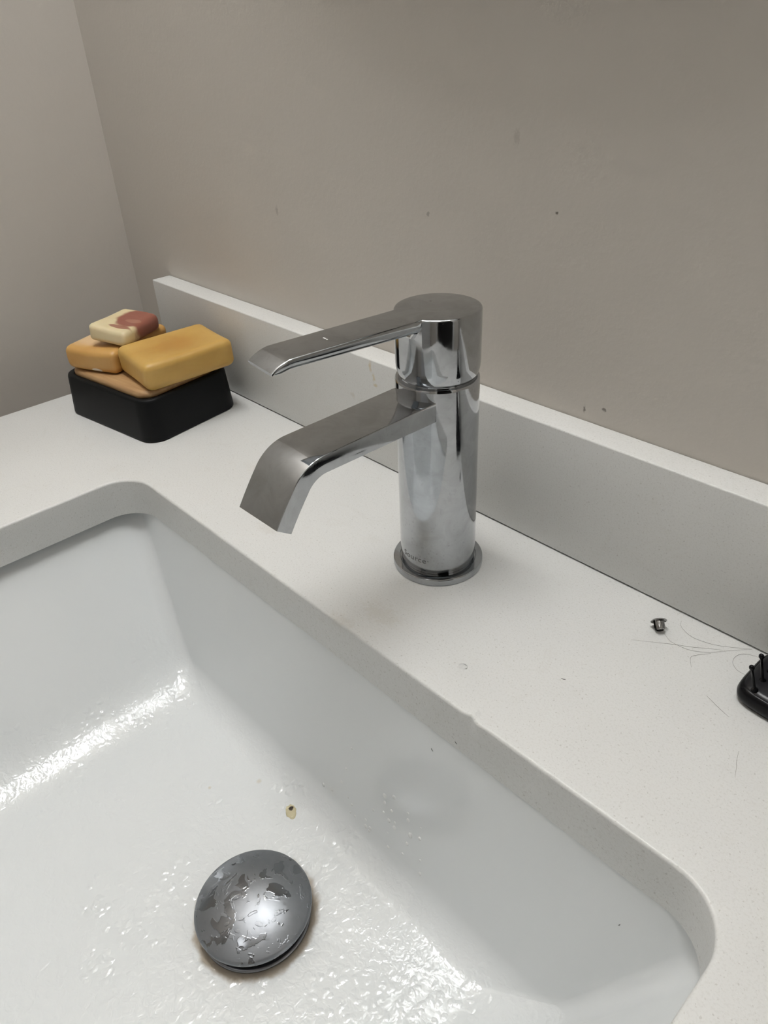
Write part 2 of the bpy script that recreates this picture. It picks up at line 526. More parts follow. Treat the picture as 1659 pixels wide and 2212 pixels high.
tag(from_bm('wall_added_hall', hb, M['hall']), kind='structure')  # unseen hall shell, added to take light away from the right
tr = tag(empty('trim_1', (ROOM_X1, 0, ROOM_Z0)), 'white casing around the added light-absorbing doorway', None, kind='structure')
for y0_, y1_, z0_, z1_ in ((DY1, DY1+0.06, 0, DZ1-ROOM_Z0+0.06), (DY0-0.06, DY0, 0, DZ1-ROOM_Z0+0.06), (DY0, DY1, DZ1-ROOM_Z0, DZ1-ROOM_Z0+0.06)):
    box('door_casing', -0.016, -0.0005, y0_, y1_, z0_, z1_, M['white'], tr, 0.002)
struct('wall_front', XW, ROOM_X1, ROOM_Y0-T, ROOM_Y0, ROOM_Z0-T, ROOM_Z1+T, M['wall'])
struct('floor', XW, ROOM_X1, ROOM_Y0, YW, ROOM_Z0-T, ROOM_Z0, M['floor'])
struct('ceiling', XW, ROOM_X1, ROOM_Y0, YW, ROOM_Z1, ROOM_Z1+T, M['ceiling'])
# a door in the wall behind the camera
d = tag(empty('door_1', (0.45, ROOM_Y0, ROOM_Z0)), 'white panelled door behind the viewer', None, kind='structure')
box('door_leaf', -0.36, 0.36, 0.001, 0.030, 0.004, 2.0, M['white'], d, 0.002)
for sx in (-1, 1):
    box('door_casing', 0.365*sx-0.035*(sx < 0), 0.365*sx+0.035*(sx > 0), 0.001, 0.022, 0.0, 2.07, M['white'], d, 0.002)
box('door_casing', -0.40, 0.40, 0.001, 0.022, 2.005, 2.07, M['white'], d, 0.002)
h = from_bm('door_handle', lathe_bm([(0.0, 0), (0.026, 0), (0.026, 0.004), (0.010, 0.008), (0.010, 0.03), (0.024, 0.038), (0.026, 0.05), (0.016, 0.062), (0, 0.064)], 32), M['steel'], d, 40)
h.location = (-0.29, 0.030, 0.95); h.rotation_euler = (-math.pi/2, 0, 0)

# ================================================================ VANITY CABINET
v = tag(empty('vanity_cabinet', (0, 0, ROOM_Z0)), 'white vanity cabinet carrying the quartz top and basin', 'cabinet')
zt = -SLAB - ROOM_Z0
box('side_panel', XL+0.004, XL+0.022, YF+0.03, YW-0.001, 0.0, zt, M['white'], v)
box('side_panel', XR-0.022, XR-0.004, YF+0.03, YW-0.001, 0.0, zt, M['white'], v)
box('back_panel', XL+0.022, XR-0.022, YW-0.012, YW-0.001, 0.08, zt, M['white'], v)
box('bottom_panel', XL+0.022, XR-0.022, YF+0.03, YW-0.012, 0.08, 0.098, M['white'], v)
xm = (XL+XR)/2
for s in (-1, 1):
    x0, x1 = (XL+0.006, xm-0.0015) if s < 0 else (xm+0.0015, XR-0.006)
    dr = box('door', x0, x1, YF+0.011, YF+0.029, 0.085, zt-0.012, M['white'], v, 0.0015)
    k = from_bm('knob', lathe_bm([(0, 0), (0.006, 0), (0.006, 0.012), (0.014, 0.018), (0.014, 0.024), (0.0, 0.026)], 24), M['steel'], dr, 40)
    k.location = (xm+s*0.03, YF+0.0112, zt-0.10); k.rotation_euler = (math.pi/2, 0, 0)

# ================================================================ COUNTERTOP with the sink cut-out
def build_counter():
    rc = 0.024
    inner = rrect(SX0, SX1, SY0, SY1, rc, 14, 240, 90)
    # chip in the rear edge of the cut-out
    def chip(x, y):
        if abs(y-SY1) < 1e-4:
            dx = x-0.0921
            k = math.exp(-(dx/0.0022)**2)
            return y + 0.0016*k - 0.0005*math.exp(-((dx-0.005)/0.003)**2)
        return y
    cx, cy = (SX0+SX1)/2, (SY0+SY1)/2
    X0, X1, Y0, Y1 = XL, XR, YF, YW-0.0004
    def outer(x, y, ins=0.0):
        # nearest matching point on the outer rectangle: map by the side it lies on
        u = (x-SX0)/(SX1-SX0); w = (y-SY0)/(SY1-SY0)
        px, py = X0+u*(X1-X0), Y0+w*(Y1-Y0)
        dl, dr_, db, dt = x-SX0, SX1-x, y-SY0, SY1-y
        m = min(dl, dr_, db, dt)
        if m == dl: px = X0
        elif m == dr_: px = X1
        elif m == db: py = Y0
        else: py = Y1
        px = min(max(px, X0+ins), X1-ins); py = min(max(py, Y0+ins), Y1-ins)
        return px, py
    e = 0.0016
    rings = []
    N = len(inner)
    def inward(i, off):
        (xa, ya), (xb, yb) = inner[i-1], inner[(i+1) % N]
        t = Vector((xb-xa, yb-ya)).normalized()
        n = Vector((t.y, -t.x))            # outward from the hole
        x, y = inner[i]
        return x+n.x*off, y+n.y*off
    rings.append([(*inner[i], -SLAB) for i in range(N)])
    rings.append([(inner[i][0], inner[i][1], -0.011) for i in range(N)])
    for k in range(0, 6):
        a = (math.pi/2)*k/5
        off = e*(1-math.cos(a)); z = -e+e*math.sin(a)
        ring = []
        for i in range(N):
            x, y = inward(i, off)
            ring.append((x, chip(inner[i][0], inner[i][1])-inner[i][1]+y, z))
        rings.append(ring)
    ring = []
    for i in range(N):
        x, y = inward(i, 0.010)
        ring.append((x, y, 0.0))
    rings.append(ring)
    def orect(ins, z):
        out = []
        for i in range(N):
            px, py = outer(*inner[i], 0)
            px = min(max(px, X0+ins), X1-ins); py = min(max(py, Y0+ins), Y1-ins)
            out.append((px, py, z))
        return out
    rings.append(orect(0.0012, 0.0))
    rings.append(orect(0.0004, -0.0004))
    rings.append(orect(0.0, -0.0012))
    rings.append(orect(0.0, -SLAB))
    rings.append(rings[0])
    bm = bmesh.new()
    vr = [[bm.verts.new(p) for p in r_] for r_ in rings[:-1]]
    vr.append(vr[0])
    for a, b in zip(vr[:-1], vr[1:]):
        for i in range(N):
            j = (i+1) % N
            bm.faces.new((a[i], a[j], b[j], b[i]))
    bmesh.ops.remove_doubles(bm, verts=bm.verts, dist=1e-6)
    return from_bm('countertop', bm, M['quartz'], None, 50)
ct = build_counter()
tag(ct, 'speckled off-white quartz countertop with a rectangular sink cut-out', 'countertop')

bs = box('backsplash', XL, XR, 0.0, YW-0.0004, 0.0007, BSH, M['quartz_splash'], None, 0.0009, 3)
tag(bs, 'low off-white quartz backsplash along the rear wall', 'backsplash')

# ================================================================ BASIN
FLOORZ = -0.1375
def build_basin():
    t_l, t_r, t_b = R(38.0), R(28.5), R(12.5)
    zt_ = -SLAB
    def profile(tilt, rad, zf, n_wall=10, n_arc=16, run=0.02):
        """list of (inward offset, z) from the rim down the wall, round a fillet, on to the floor"""
        # wall makes angle 'tilt' from vertical; fillet turns (90-tilt)
        turn = math.pi/2 - tilt
        tl = rad*math.tan(turn/2)
        wall_len = (zt_-zf)/math.cos(tilt)
        wl = wall_len - tl
        pts = []
        for i in range(n_wall):
            s = wl*i/n_wall
            pts.append((s*math.sin(tilt), zt_-s*math.cos(tilt)))
        bx, bz = wl*math.sin(tilt), zt_-wl*math.cos(tilt)
        # arc centre: perpendicular to the wall, towards the inside
        cx, cz = bx+rad*math.cos(tilt), bz+rad*math.sin(tilt)
        for i in range(n_arc+1):
            a = math.pi + tilt + turn*i/n_arc
            pts.append((cx+rad*math.cos(a), cz+rad*math.sin(a)))
        return pts
    left = profile(t_l, 0.050, FLOORZ)
    right = profile(t_r, 0.055, FLOORZ)
    back = profile(t_b, 0.021, FLOORZ)
    ov = 0.0035
    X0, X1, Y0, Y1 = SX0-0.010, SX1+ov, SY0-ov, SY1+0.0005
    n = len(left)
    nc, nx, ny = 14, 60, 44
    rings = []
    for i in range(n):
        ol, zl = left[i]; orr, zr_ = right[i]; ob, zb = back[i]
        k = i/(n-1)
        rad = 0.010 + 0.003*k
        x0, x1, y0, y1 = X0+ol, X1-orr, Y0+ob, Y1-ob
        pts = rrect(x0, x1, y0, y1, rad, nc, nx, ny)
        ring = []
        for (x, y) in pts:
            # weight: 1 on the x-sides, 0 on the y-sides, blended round the corner
            dx = max(x0+rad-x, x-(x1-rad), 0); dy = max(y0+rad-y, y-(y1-rad), 0)
            if dx == 0 and dy == 0: w = 0
            else: w = math.atan2(dx, dy)/(math.pi/2)
            ring.append((x, y, (zl if x < 0 else zr_)*w+zb*(1-w)))
        rings.append(ring)
    # the floor: blend from the last ring to the drain circle, falling gently towards it
    last = rings[-1]
    dr_ = 0.0300
    steps = 14
    for s in range(1, steps+1):
        f = s/steps
        ring = []
        for (x, y, z) in last:
            ang = math.atan2(y-DRAIN[1], x-DRAIN[0])
            tx, ty = DRAIN[0]+dr_*math.cos(ang), DRAIN[1]+dr_*math.sin(ang)
            zz = z + (-0.1400 - z)*(f**1.5)
            ring.append((x+(tx-x)*f, y+(ty-y)*f, zz))
        rings.append(ring)
    rings.append([(x, y, -0.153) for (x, y, z) in rings[-1]])
    # the flat flange glued under the slab
    fl = [(x+ (0.018 if x > 0 else -0.018)*1, y, -SLAB) for (x, y, z) in rings[0]]
    fl = []
    cxm, cym = (X0+X1)/2, (Y0+Y1)/2
    for (x, y, z) in rings[0]:
        dv = Vector((x-cxm, y-cym)); 
        fl.append((x+0.016*(1 if x > cxm else -1)*min(1, abs(x-cxm)/0.2), y+0.016*(1 if y > cym else -1)*min(1, abs(y-cym)/0.13), -SLAB-0.0002))
    rings.insert(0, fl)
    bm = loft_bm(rings, True, False)
    return from_bm('bowl', bm, M['ceramic'], None, 60)
basin = tag(empty('undermount_basin', (0, 0, 0)), 'white glazed rectangular undermount basin with sloping walls', 'sink')
bowl = build_basin()
bowl.parent = basin
if bowl.data.polygons[len(bowl.data.polygons)//2].normal.z < 0:
    bowl.data.flip_normals()
sol = bowl.modifiers.new('thickness', 'SOLIDIFY'); sol.thickness = 0.008; sol.offset = -1.0

# ---------------------------------------------------------------- drain fitting under the stopper
dz = -0.1400
drn = tag(empty('basin_drain', (DRAIN[0], DRAIN[1], dz)), 'chrome pop-up drain with a wet domed stopper and brown scale around it', 'drain')
prof = [(0.0210, -0.030), (0.0210, -0.002), (0.0225, 0.0004), (0.0240, 0.0010), (0.0285, 0.0022), (0.0298, 0.0022), (0.0304, 0.0015), (0.0304, 0.0008), (0.0296, 0.0006), (0.0286, 0.0002), (0.0280, -0.002), (0.0255, -0.004), (0.0255, -0.030)]
from_bm('drain_flange', lathe_bm(prof, 96, False, False), M['chrome_shaded'], drn, 50)
# domed cap
Rc, zr = 0.0317, 0.0100
cap = [(0.0, zr+0.0002)]
cap += [(0.010, zr+0.0001), (0.026, zr-0.0002), (0.0308, zr-0.0006), (0.0316, zr-0.0001), (Rc, zr+0.0006), (Rc-0.0003, zr+0.0013)]
hd = 0.0085
for i in range(1, 24):
    a = i/23
    r = (Rc-0.0003)*(1-a)
    cap.append((r if i < 23 else 0.0, zr+0.0013+hd*(1-(r/(Rc-0.0003))**2.15)))
cap_o = from_bm('stopper_cap', lathe_bm(cap, 128), M['chrome_wet'], drn, 60)
cap_o['label'] = 'domed chrome stopper cap beaded with water'
from_bm('stopper_gasket', lathe_bm([(0.0, -0.002), (0.0225, -0.002), (0.0262, 0.004), (0.0268, 0.0075), (0.0262, 0.0098), (0.0, 0.0099)], 64), M['rubber'], drn, 50)
from_bm('stopper_stem', lathe_bm([(0.0, -0.028), (0.0065, -0.028), (0.0065, -0.002), (0.0, -0.002)], 24), M['chrome_shaded'], drn, 40)

# ================================================================ FAUCET
fa = tag(empty('basin_faucet', (FX, FY, 0)), 'chrome single-lever basin faucet with a flat curved spout', 'faucet')
from_bm('base_flange', lathe_bm([(0.0, 0.0), (0.0257, 0.0), (0.0260, 0.0003), (0.0260, 0.0036), (0.0258, 0.0040), (0.0255, 0.0042), (0.0253, 0.0042), (0.0224, 0.0042), (0.0222, 0.0042), (0.0219, 0.0040), (0.0, 0.0040)], 128), M['chrome'], fa, 30)
TR = 0.0215
body = from_bm('body', lathe_bm([(0.0, 0.0041), (0.0201, 0.0041), (0.0201, 0.0058), (0.0205, 0.0060), (0.0210, 0.0062), (0.02145, 0.0067), (TR, 0.0074), (TR, 0.0600), (TR, 0.1150), (0.0214, 0.1158), (0.0211, 0.1163), (0.0206, 0.1165), (0.0196, 0.1163), (0.0190, 0.1155), (0.0, 0.1150)], 160), M['chrome_body'], fa, 35)
from_bm('cartridge_collar', lathe_bm([(0.0, 0.1150), (0.0197, 0.1150), (0.0197, 0.1180), (0.0180, 0.1195), (0.0, 0.1195)], 96), M['chrome'], fa, 40)

# spout: rectangular section swept along its bend (local: forward is -Y)
def spout_profile():
    top, bot = [], []
    for i in range(9):
        dd = 0.010 + (0.086-0.010)*i/8
        top.append((dd, 0.1104)); bot.append((dd, 0.1000+0.0016*(i/8)))
    # bend
    ang_end = R(51)
    rad = 0.0225
    cx, cz = 0.086, 0.1104-rad
    for i in range(1, 17):
        a = ang_end*i/16
        tx, tz = cx+rad*math.sin(a), cz+rad*math.cos(a)
        th = 0.0088 + 0.0004*(i/16)
        top.append((tx, tz)); bot.append((tx-th*math.sin(a), tz-th*math.cos(a)))
    tx, tz = top[-1]
    for i in range(1, 5):
        s = 0.0205*i/4
        a = ang_end + R(3)*i/4
        x, z = tx+s*math.cos(a), tz-s*math.sin(a)
        top.append((x, z)); bot.append((x-0.0092*math.sin(a), z-0.0092*math.cos(a)))
    return top, bot
top, bot = spout_profile()
def sec(w, t, b, e=0.0005):
    """section with slightly eased corners: t, b are (d, z)"""
    T_ = Vector((0, -t[0], t[1])); B_ = Vector((0, -b[0], b[1]))
    n = (T_-B_).normalized()
    X = Vector((1, 0, 0))
    pts = []
    for (c, sx, sn) in ((T_, 1, -1), (T_, -1, -1), (B_, -1, 1), (B_, 1, 1)):
        crn = c + X*(w*sx)
        seq = []
        for k in range(4):
            a = (math.pi/2)*k/3
            # from the side face to the top/bottom face
            seq.append(crn + n*(sn*e*(1-math.sin(a))) - X*(sx*e*(1-math.cos(a))))
        if (sx*sn) > 0: seq = seq[::-1]
        pts += seq
    return pts
w = 0.0143
rings = [sec(w, top[0], bot[0])] + [sec(w, t_, b_) for t_, b_ in zip(top[1:], bot[1:])]
sp = from_bm('spout', loft_bm(rings), M['chrome'], fa, 30)
# outlet slot in the end of the spout
tE, bE = top[-1], bot[-1]
mid = Vector((0, -(tE[0]*0.45+bE[0]*0.55), tE[1]*0.45+bE[1]*0.55))
dirn = (Vector((0, -tE[0], tE[1]))-Vector((0, -top[-2][0], top[-2][1]))).normalized()
nrm = (Vector((0, -tE[0], tE[1]))-Vector((0, -bE[0], bE[1]))).normalized()
bm = bmesh.new()
vs = []
for s in (-0.002, 0.0002):
    for a_, b_ in ((-1, -1), (1, -1), (1, 1), (-1, 1)):
        vs.append(bm.verts.new(mid + dirn*s + Vector((1, 0, 0))*(0.0115*a_) + nrm*(0.0024*b_)))
for f in ((0, 1, 2, 3), (4, 5, 6, 7), (0, 1, 5, 4), (1, 2, 6, 5), (2, 3, 7, 6), (3, 0, 4, 7)):
    bm.faces.new([vs[i] for i in f])
from_bm('outlet', bm, M['rubber'], sp)

# handle: round cap and flat lever in one casting
HZ = 0.1512
HR = 0.02135
hc = Vector((0.0004, 0.0002, 0))
capbm = lathe_bm([(0.0, 0.1170), (0.0188, 0.1170), (0.0195, 0.1172), (0.0202, 0.1182), (0.0207, 0.1198), (0.0212, 0.1220), (HR, 0.1245), (HR, 0.1350), (HR, HZ-0.0012), (HR-0.0001, HZ-0.0008), (HR-0.0004, HZ-0.0003), (HR-0.0008, HZ-0.0001), (HR-0.0012, HZ), (0.0, HZ)], 160)
psi = R(-7.0)
fwd = Vector((math.sin(psi), -math.cos(psi), 0)); sid = Vector((math.cos(psi), math.sin(psi), 0))
stations = []
for i in range(12):
    dd = 0.0 + 0.086*i/11
    stations.append((dd, HZ, 0.0070 - 0.0018*i/11, 0.01065))
for dd, dz_, th in ((0.0880, 0.00015, 0.0051), (0.0900, 0.0006, 0.0050), (0.0918, 0.0012, 0.0047), (0.0935, 0.0019, 0.0041), (0.0950, 0.0027, 0.0031), (0.0962, 0.0034, 0.0021), (0.0970, 0.0040, 0.0012)):
    stations.append((dd, HZ-dz_, th, 0.01065))
rings = []
for dd, zt_, th, hw in stations:
    c = fwd*dd
    half = [(hw-0.0010, 0.0), (hw-0.0005, -0.00008), (hw-0.0002, -0.00026), (hw, -0.0006), (hw+0.0001, -0.0010), (hw, -0.50*th), (hw-0.0006, -0.78*th), (hw-0.0018, -0.95*th), (hw-0.0032, -th)]
    prof = half + [(-x_, z_) for x_, z_ in half[::-1]]
    rings.append([c + sid*a + Vector((0, 0, zt_+b)) for a, b in prof])
levbm = loft_bm(rings)
def tmp(bm, name):
    bmesh.ops.recalc_face_normals(bm, faces=bm.faces)
    me = bpy.data.meshes.new(name); bm.to_mesh(me); bm.free()
    o = bpy.data.objects.new(name, me); COL.objects.link(o); return o
A = tmp(capbm, 'tmp_a'); B = tmp(levbm, 'tmp_b')
md = A.modifiers.new('u', 'BOOLEAN'); md.operation = 'UNION'; md.solver = 'EXACT'; md.object = B
bpy.context.view_layer.update()
ev = A.evaluated_get(bpy.context.evaluated_depsgraph_get())
hme = bpy.data.meshes.new_from_object(ev)
bpy.data.objects.remove(A); bpy.data.objects.remove(B)
hnd = link('handle', hme, M['chrome'], fa)
hnd.location = hc
for p_ in hme.polygons: p_.use_smooth = True
hme.set_sharp_from_angle(angle=R(38))
# set-screw boss under the lever, where it leaves the cap
ss = from_bm('set_screw', lathe_bm([(0, -0.0016), (0.0022, -0.0016), (0.0027, -0.0009), (0.0027, 0.0022), (0.0021, 0.0028), (0.0012, 0.0028), (0.0012, 0.0016), (0, 0.0016)], 6), M['steel'], hnd)
ss.location = fwd*0.0205 + sid*0.0060 + Vector((0, 0, 0.1445))
ss.rotation_euler = (R(-75), 0, psi+R(180)+R(12))
# small white index dash on the lever
ib = bmesh.new()
for s0, s1 in ((-0.0016, 0.0006), (0.0010, 0.0020)):
    vsx = []
    for a_, b_ in ((s0, -0.0004), (s1, -0.0004), (s1, 0.0004), (s0, 0.0004)):
        vsx.append(ib.verts.new(fwd*(0.0640+b_) + sid*a_ + Vector((0, 0, HZ+0.00006))))
    ib.faces.new(vsx)
from_bm('index_mark', ib, M['white'], hnd)

# lettering near the foot of the body
cu = bpy.data.curves.new('lettering', 'FONT')
cu.body = 'Source\u00b7'
cu.size = 0.0048; cu.resolution_u = 4
cu.space_character = 1.02
to = bpy.data.objects.new('tmp_text', cu); COL.objects.link(to)
bpy.context.view_layer.update()
tme = bpy.data.meshes.new_from_object(to.evaluated_get(bpy.context.evaluated_depsgraph_get()))
bpy.data.objects.remove(to)
tb = bmesh.new(); tb.from_mesh(tme)
bmesh.ops.triangulate(tb, faces=tb.faces)
for _ in range(2):
    bmesh.ops.subdivide_edges(tb, edges=[e_ for e_ in tb.edges if e_.calc_length() > 0.0006], cuts=1, use_grid_fill=False)
xs = [vv.co.x for vv in tb.verts]
x0t = min(xs); wt = max(xs)-x0t
a0, a1 = R(-108), R(-61)
for vv in tb.verts:
    a = a0 + (a1-a0)*(vv.co.x-x0t)/wt
    zz = 0.0118 + vv.co.y
    vv.co = Vector(((TR+0.00006)*math.cos(a), (TR+0.00006)*math.sin(a), zz))
from_bm('lettering', tb, M['engrave'], body, fix=False)

# ================================================================ SOAP DISH and SOAPS
dish_rz = R(8.5)
DC = (-0.3215, -0.0632)
sd = tag(empty('soap_dish', (DC[0], DC[1], 0), dish_rz), 'matte black rectangular soap dish with a bamboo insert in the counter corner', 'soap dish')
hx, hy = 0.0590, 0.0455
rings = []
for (ins, z) in ((0.0012, 0.0), (0.0002, 0.0006), (0.0, 0.0016), (0.0022, 0.0320), (0.0028, 0.0338), (0.0040, 0.0345), (0.0062, 0.0345), (0.0074, 0.0338), (0.0080, 0.0320), (0.0085, 0.0060)):
    rings.append([(x, y, z) for x, y in rrect(-hx+ins, hx-ins, -hy+ins, hy-ins, 0.0150-ins*0.6, 10, 4, 4)])
from_bm('tray', loft_bm(rings), M['dish'], sd, 50)
px, py = 0.0512, 0.0370
rings = []
for (ins, z) in ((0.0030, 0.0332), (0.0006, 0.0336), (0.0, 0.0346), (0.0, 0.0368), (0.0006, 0.0384), (0.0022, 0.0392), (0.0040, 0.0394)):
    rings.append([(x+0.0005, y-0.0020, z) for x, y in rrect(-px+ins, px-ins, -py+ins, py-ins, 0.0125-ins*0.5, 10, 4, 4)])
pl = from_bm('bamboo_insert', loft_bm(rings), M['wood'], sd, 50)
pl['label'] = 'rounded bamboo draining plate'
PZ = 0.0395

def soap(name, size, rad, loc, rot, mat, label, dent=0.0, warp=0.0, seed=0):
    """rounded bar made from a subdivided box pushed to a rounded-box surface"""
    bm = bmesh.new()
    bmesh.ops.create_cube(bm, size=2.0)
    bmesh.ops.subdivide_edges(bm, edges=list(bm.edges), cuts=17, use_grid_fill=True)
    a = Vector(size)/2
    rnd = random.Random(seed)
    ph = [rnd.uniform(0, 6.28) for _ in range(6)]
    for vv in bm.verts:
        c = vv.co
        # spread the samples towards the edges
        q = Vector([math.copysign(abs(t)**0.75, t) for t in c])
        p_ = Vector((q.x*a.x, q.y*a.y, q.z*a.z))
        core = Vector((max(-a.x+rad, min(a.x-rad, p_.x)), max(-a.y+rad, min(a.y-rad, p_.y)), max(-a.z+rad, min(a.z-rad, p_.z))))
        dlt = p_-core
        if dlt.length > 1e-9: p_ = core + dlt.normalized()*rad if max(abs(q.x), abs(q.y), abs(q.z)) > 0.999 else p_
        u, v_ = p_.x/a.x, p_.y/a.y
        if p_.z > 0:
            p_.z -= dent*(1-u*u)*(1-v_*v_*0.5) 
        p_.x += warp*math.sin(2.1*v_+ph[0])*0.6 + warp*0.5*math.sin(3*p_.z/a.z+ph[1])
        p_.y += warp*math.sin(2.4*u+ph[2])*0.6
        if p_.z > 0: p_.z += warp*0.7*math.sin(2.0*u+1.7*v_+ph[3])
        vv.co = p_
    o = from_bm(name, bm, mat, None, 80)
    o.location = loc; o.rotation_euler = rot
    tag(o, label, 'soap', 'soap bars heaped on the black dish')
    return o
M['soap_amber'] = mat_soap('amber_soap', (0.54, 0.32, 0.075), (0.64, 0.41, 0.12), 22,
    wave=[((0.002, 0.0, 0.012), 0.036, (0.75, 1.15, 0.5), (0.47, 0.235, 0.045), 0.85, 0.6, 0.95)])
M['soap_orange'] = mat_soap('orange_cream_soap', (0.55, 0.29, 0.075), (0.63, 0.37, 0.12), 22,
    wave=[((-0.010, 0.002, 0.0155), 0.037, (1.1, 1.0, 0.36), (0.72, 0.51, 0.29), 0.92, 0.25),
          ((0.022, -0.016, -0.004), 0.011, (0.9, 1.2, 0.8), (0.72, 0.50, 0.26), 0.8, 0.4),
          ((0.006, -0.034, -0.0070), 0.0036, (1.6, 1.2, 0.5), (0.90, 0.88, 0.84), 0.9, 0.6)])
M['soap_pink'] = mat_soap('pink_cream_soap', (0.70, 0.58, 0.33), (0.76, 0.65, 0.42), 26,
    wave=[((0.0090, 0.010, 0.004), 0.0200, (0.95, 1.30, 1.0), (0.29, 0.085, 0.06), 0.95, 0.55),
          ((0.0075, 0.000, 0.008), 0.0040, (2.2, 1.1, 1.0), (0.50, 0.27, 0.18), 0.5, 0.7),
          ((0.0060, -0.0155, 0.004), 0.0075, (1.5, 0.55, 1.0), (0.31, 0.095, 0.065), 0.85, 0.5)])
soap('soap_bar', (0.0545, 0.0765, 0.0228), 0.0062, (-0.2880, -0.0495, PZ+0.0116), (R(1.0), R(2.0), R(-3.7)), M['soap_amber'], 'large translucent amber soap bar on the right of the dish', 0.0016, 0.0006, 3)
soap('soap_bar', (0.051, 0.072, 0.0195), 0.0056, (-0.3515, -0.0685, PZ+0.0099), (0, R(0.5), R(24)), M['soap_orange'], 'orange and cream soap bar beneath the pink one', 0.0003, 0.0007, 5)
soap('soap_bar', (0.034, 0.052, 0.0135), 0.0045, (-0.3395, -0.0640, PZ+0.0195+0.0078), (R(-3), R(9), R(29)), M['soap_pink'], 'small cream soap bar with a dusty pink swirl, topmost of the heap', 0.0003, 0.0009, 9)

# ================================================================ HAIR BRUSH at the right edge
br = tag(empty('hair_brush', (0.1695, -0.0213, 0), R(-1.5)), 'black pin hair brush lying bristles up against the backsplash', 'hair brush')
L, HWD = 0.092, 0.0192
def head_outline(ins, n=160):
    pts = []
    for i in range(n):
        a = 2*math.pi*i/n
        ca, sa = math.cos(a), math.sin(a)
        ex = 0.20
        x = math.copysign(abs(ca)**ex, ca); y = math.copysign(abs(sa)**0.42, sa)
        wid = HWD-ins
        pts.append((L/2 + (L/2-ins)*x, wid*y))
    return pts
rings = []
for ins, z in ((0.0035, 0.0), (0.0012, 0.0008), (0.0003, 0.0022), (0.0, 0.0045), (0.0006, 0.0072), (0.0016, 0.0085), (0.0026, 0.0088)):
    rings.append([(x, y, z) for x, y in head_outline(ins)])
from_bm('head', loft_bm(rings), M['brush'], br, 60)
rings = []
for k in range(7):
    f = k/6
    rings.append([(x, y, 0.0086+0.0026*math.sin(f*math.pi/2)) for x, y in head_outline(0.0020+0.0165*(1-math.cos(f*math.pi/2)))])
from_bm('cushion', loft_bm(rings), M['pad'], br, 70)
rings = []
for i in range(22):
    f = i/21
    x = L-0.006 + 0.125*f
    ww = 0.0085*(1-f)**2 + 0.0062 + 0.0022*math.sin(f*math.pi*0.9); hh = 0.0046+0.0020*math.sin(f*math.pi*0.9)
    if i == 21: ww *= 0.5; hh *= 0.5
    rings.append([(x, ww*math.cos(2*math.pi*k/20), 0.0066+hh*math.sin(2*math.pi*k/20)) for k in range(20)])
from_bm('grip', loft_bm(rings), M['brush'], br, 60)
pin_bm = lathe_bm([(0.0, 0.0), (0.0016, 0.0), (0.0013, 0.0006), (0.00065, 0.0011), (0.00055, 0.0125), (0.0009, 0.0130), (0.0012, 0.0138), (0.0011, 0.0147), (0.0006, 0.0153), (0.0, 0.0154)], 12)
bmesh.ops.recalc_face_normals(pin_bm, faces=pin_bm.faces)
pin_me = bpy.data.meshes.new('pin'); pin_bm.to_mesh(pin_me); pin_bm.free(); pin_me.materials.append(M['brush'])
for p_ in pin_me.polygons: p_.use_smooth = True
row = 0
x = 0.0085
while x < L-0.008:
    nrow = 5 if row % 2 == 0 else 4
    for j in range(nrow):
        y = (j-(nrow-1)/2)*0.0074
        pn = bpy.data.objects.new('pin', pin_me); COL.objects.link(pn); pn.parent = br
        u = (x-L/2)/(L/2)
        pn.location = (x, y, 0.0094+0.0014*(1-abs(y)/HWD))
        pn.rotation_euler = (-y/HWD*R(14), u*R(16), 0)
    x += 0.0082; row += 1

# ================================================================ EARRING BACK on the counter
eb = tag(empty('earring_back', (0.1222, -0.0195, 0.0), 0), 'tiny shiny metal earring back lying on the counter by the backsplash', 'earring back')
ax = Vector((0.62, -0.62, -0.50)).normalized()   # from the flange towards the open end
base = Vector((-0.0006, 0.0012, 0.0039))
q = ax.to_track_quat('Z', 'Y')
def clutch_part(name, bm, mat, sm=40):
    for vv in bm.verts: vv.co = q @ vv.co + base
    return from_bm(name, bm, mat, eb, sm)
clutch_part('flange', lathe_bm([(0.0, -0.0009), (0.0018, -0.0008), (0.0032, -0.0003), (0.0040, 0.0002), (0.0041, 0.0004), (0.0038, 0.0006), (0.0026, 0.0003), (0.0, 0.0003)], 40), M['stud'])
clutch_part('inner_tube', lathe_bm([(0.0016, 0.0002), (0.0016, 0.0044), (0.0013, 0.0047), (0.0009, 0.0046), (0.0008, 0.0040), (0.0008, 0.0010), (0.0, 0.0008)], 28, False, False), M['stud'])
for a0_, a1_ in ((R(20), R(150)), (R(200), R(330))):
    rr = []
    n = 12
    for (r_, z_) in ((0.0022, 0.0002), (0.0026, 0.0003), (0.0027, 0.0030), (0.0024, 0.0050), (0.0020, 0.0052), (0.0021, 0.0030), (0.0022, 0.0002)):
        rr.append([(r_*math.cos(a0_+(a1_-a0_)*k/n), r_*math.sin(a0_+(a1_-a0_)*k/n), z_) for k in range(n+1)])
    clutch_part('jaw', loft_bm(rr, False, False), M['stud'])
zmin = 1
for ch in eb.children:
    for vv in ch.data.vertices: zmin = min(zmin, vv.co.z)
for ch in eb.children:
    for vv in ch.data.vertices: vv.co.z -= zmin-0.00002

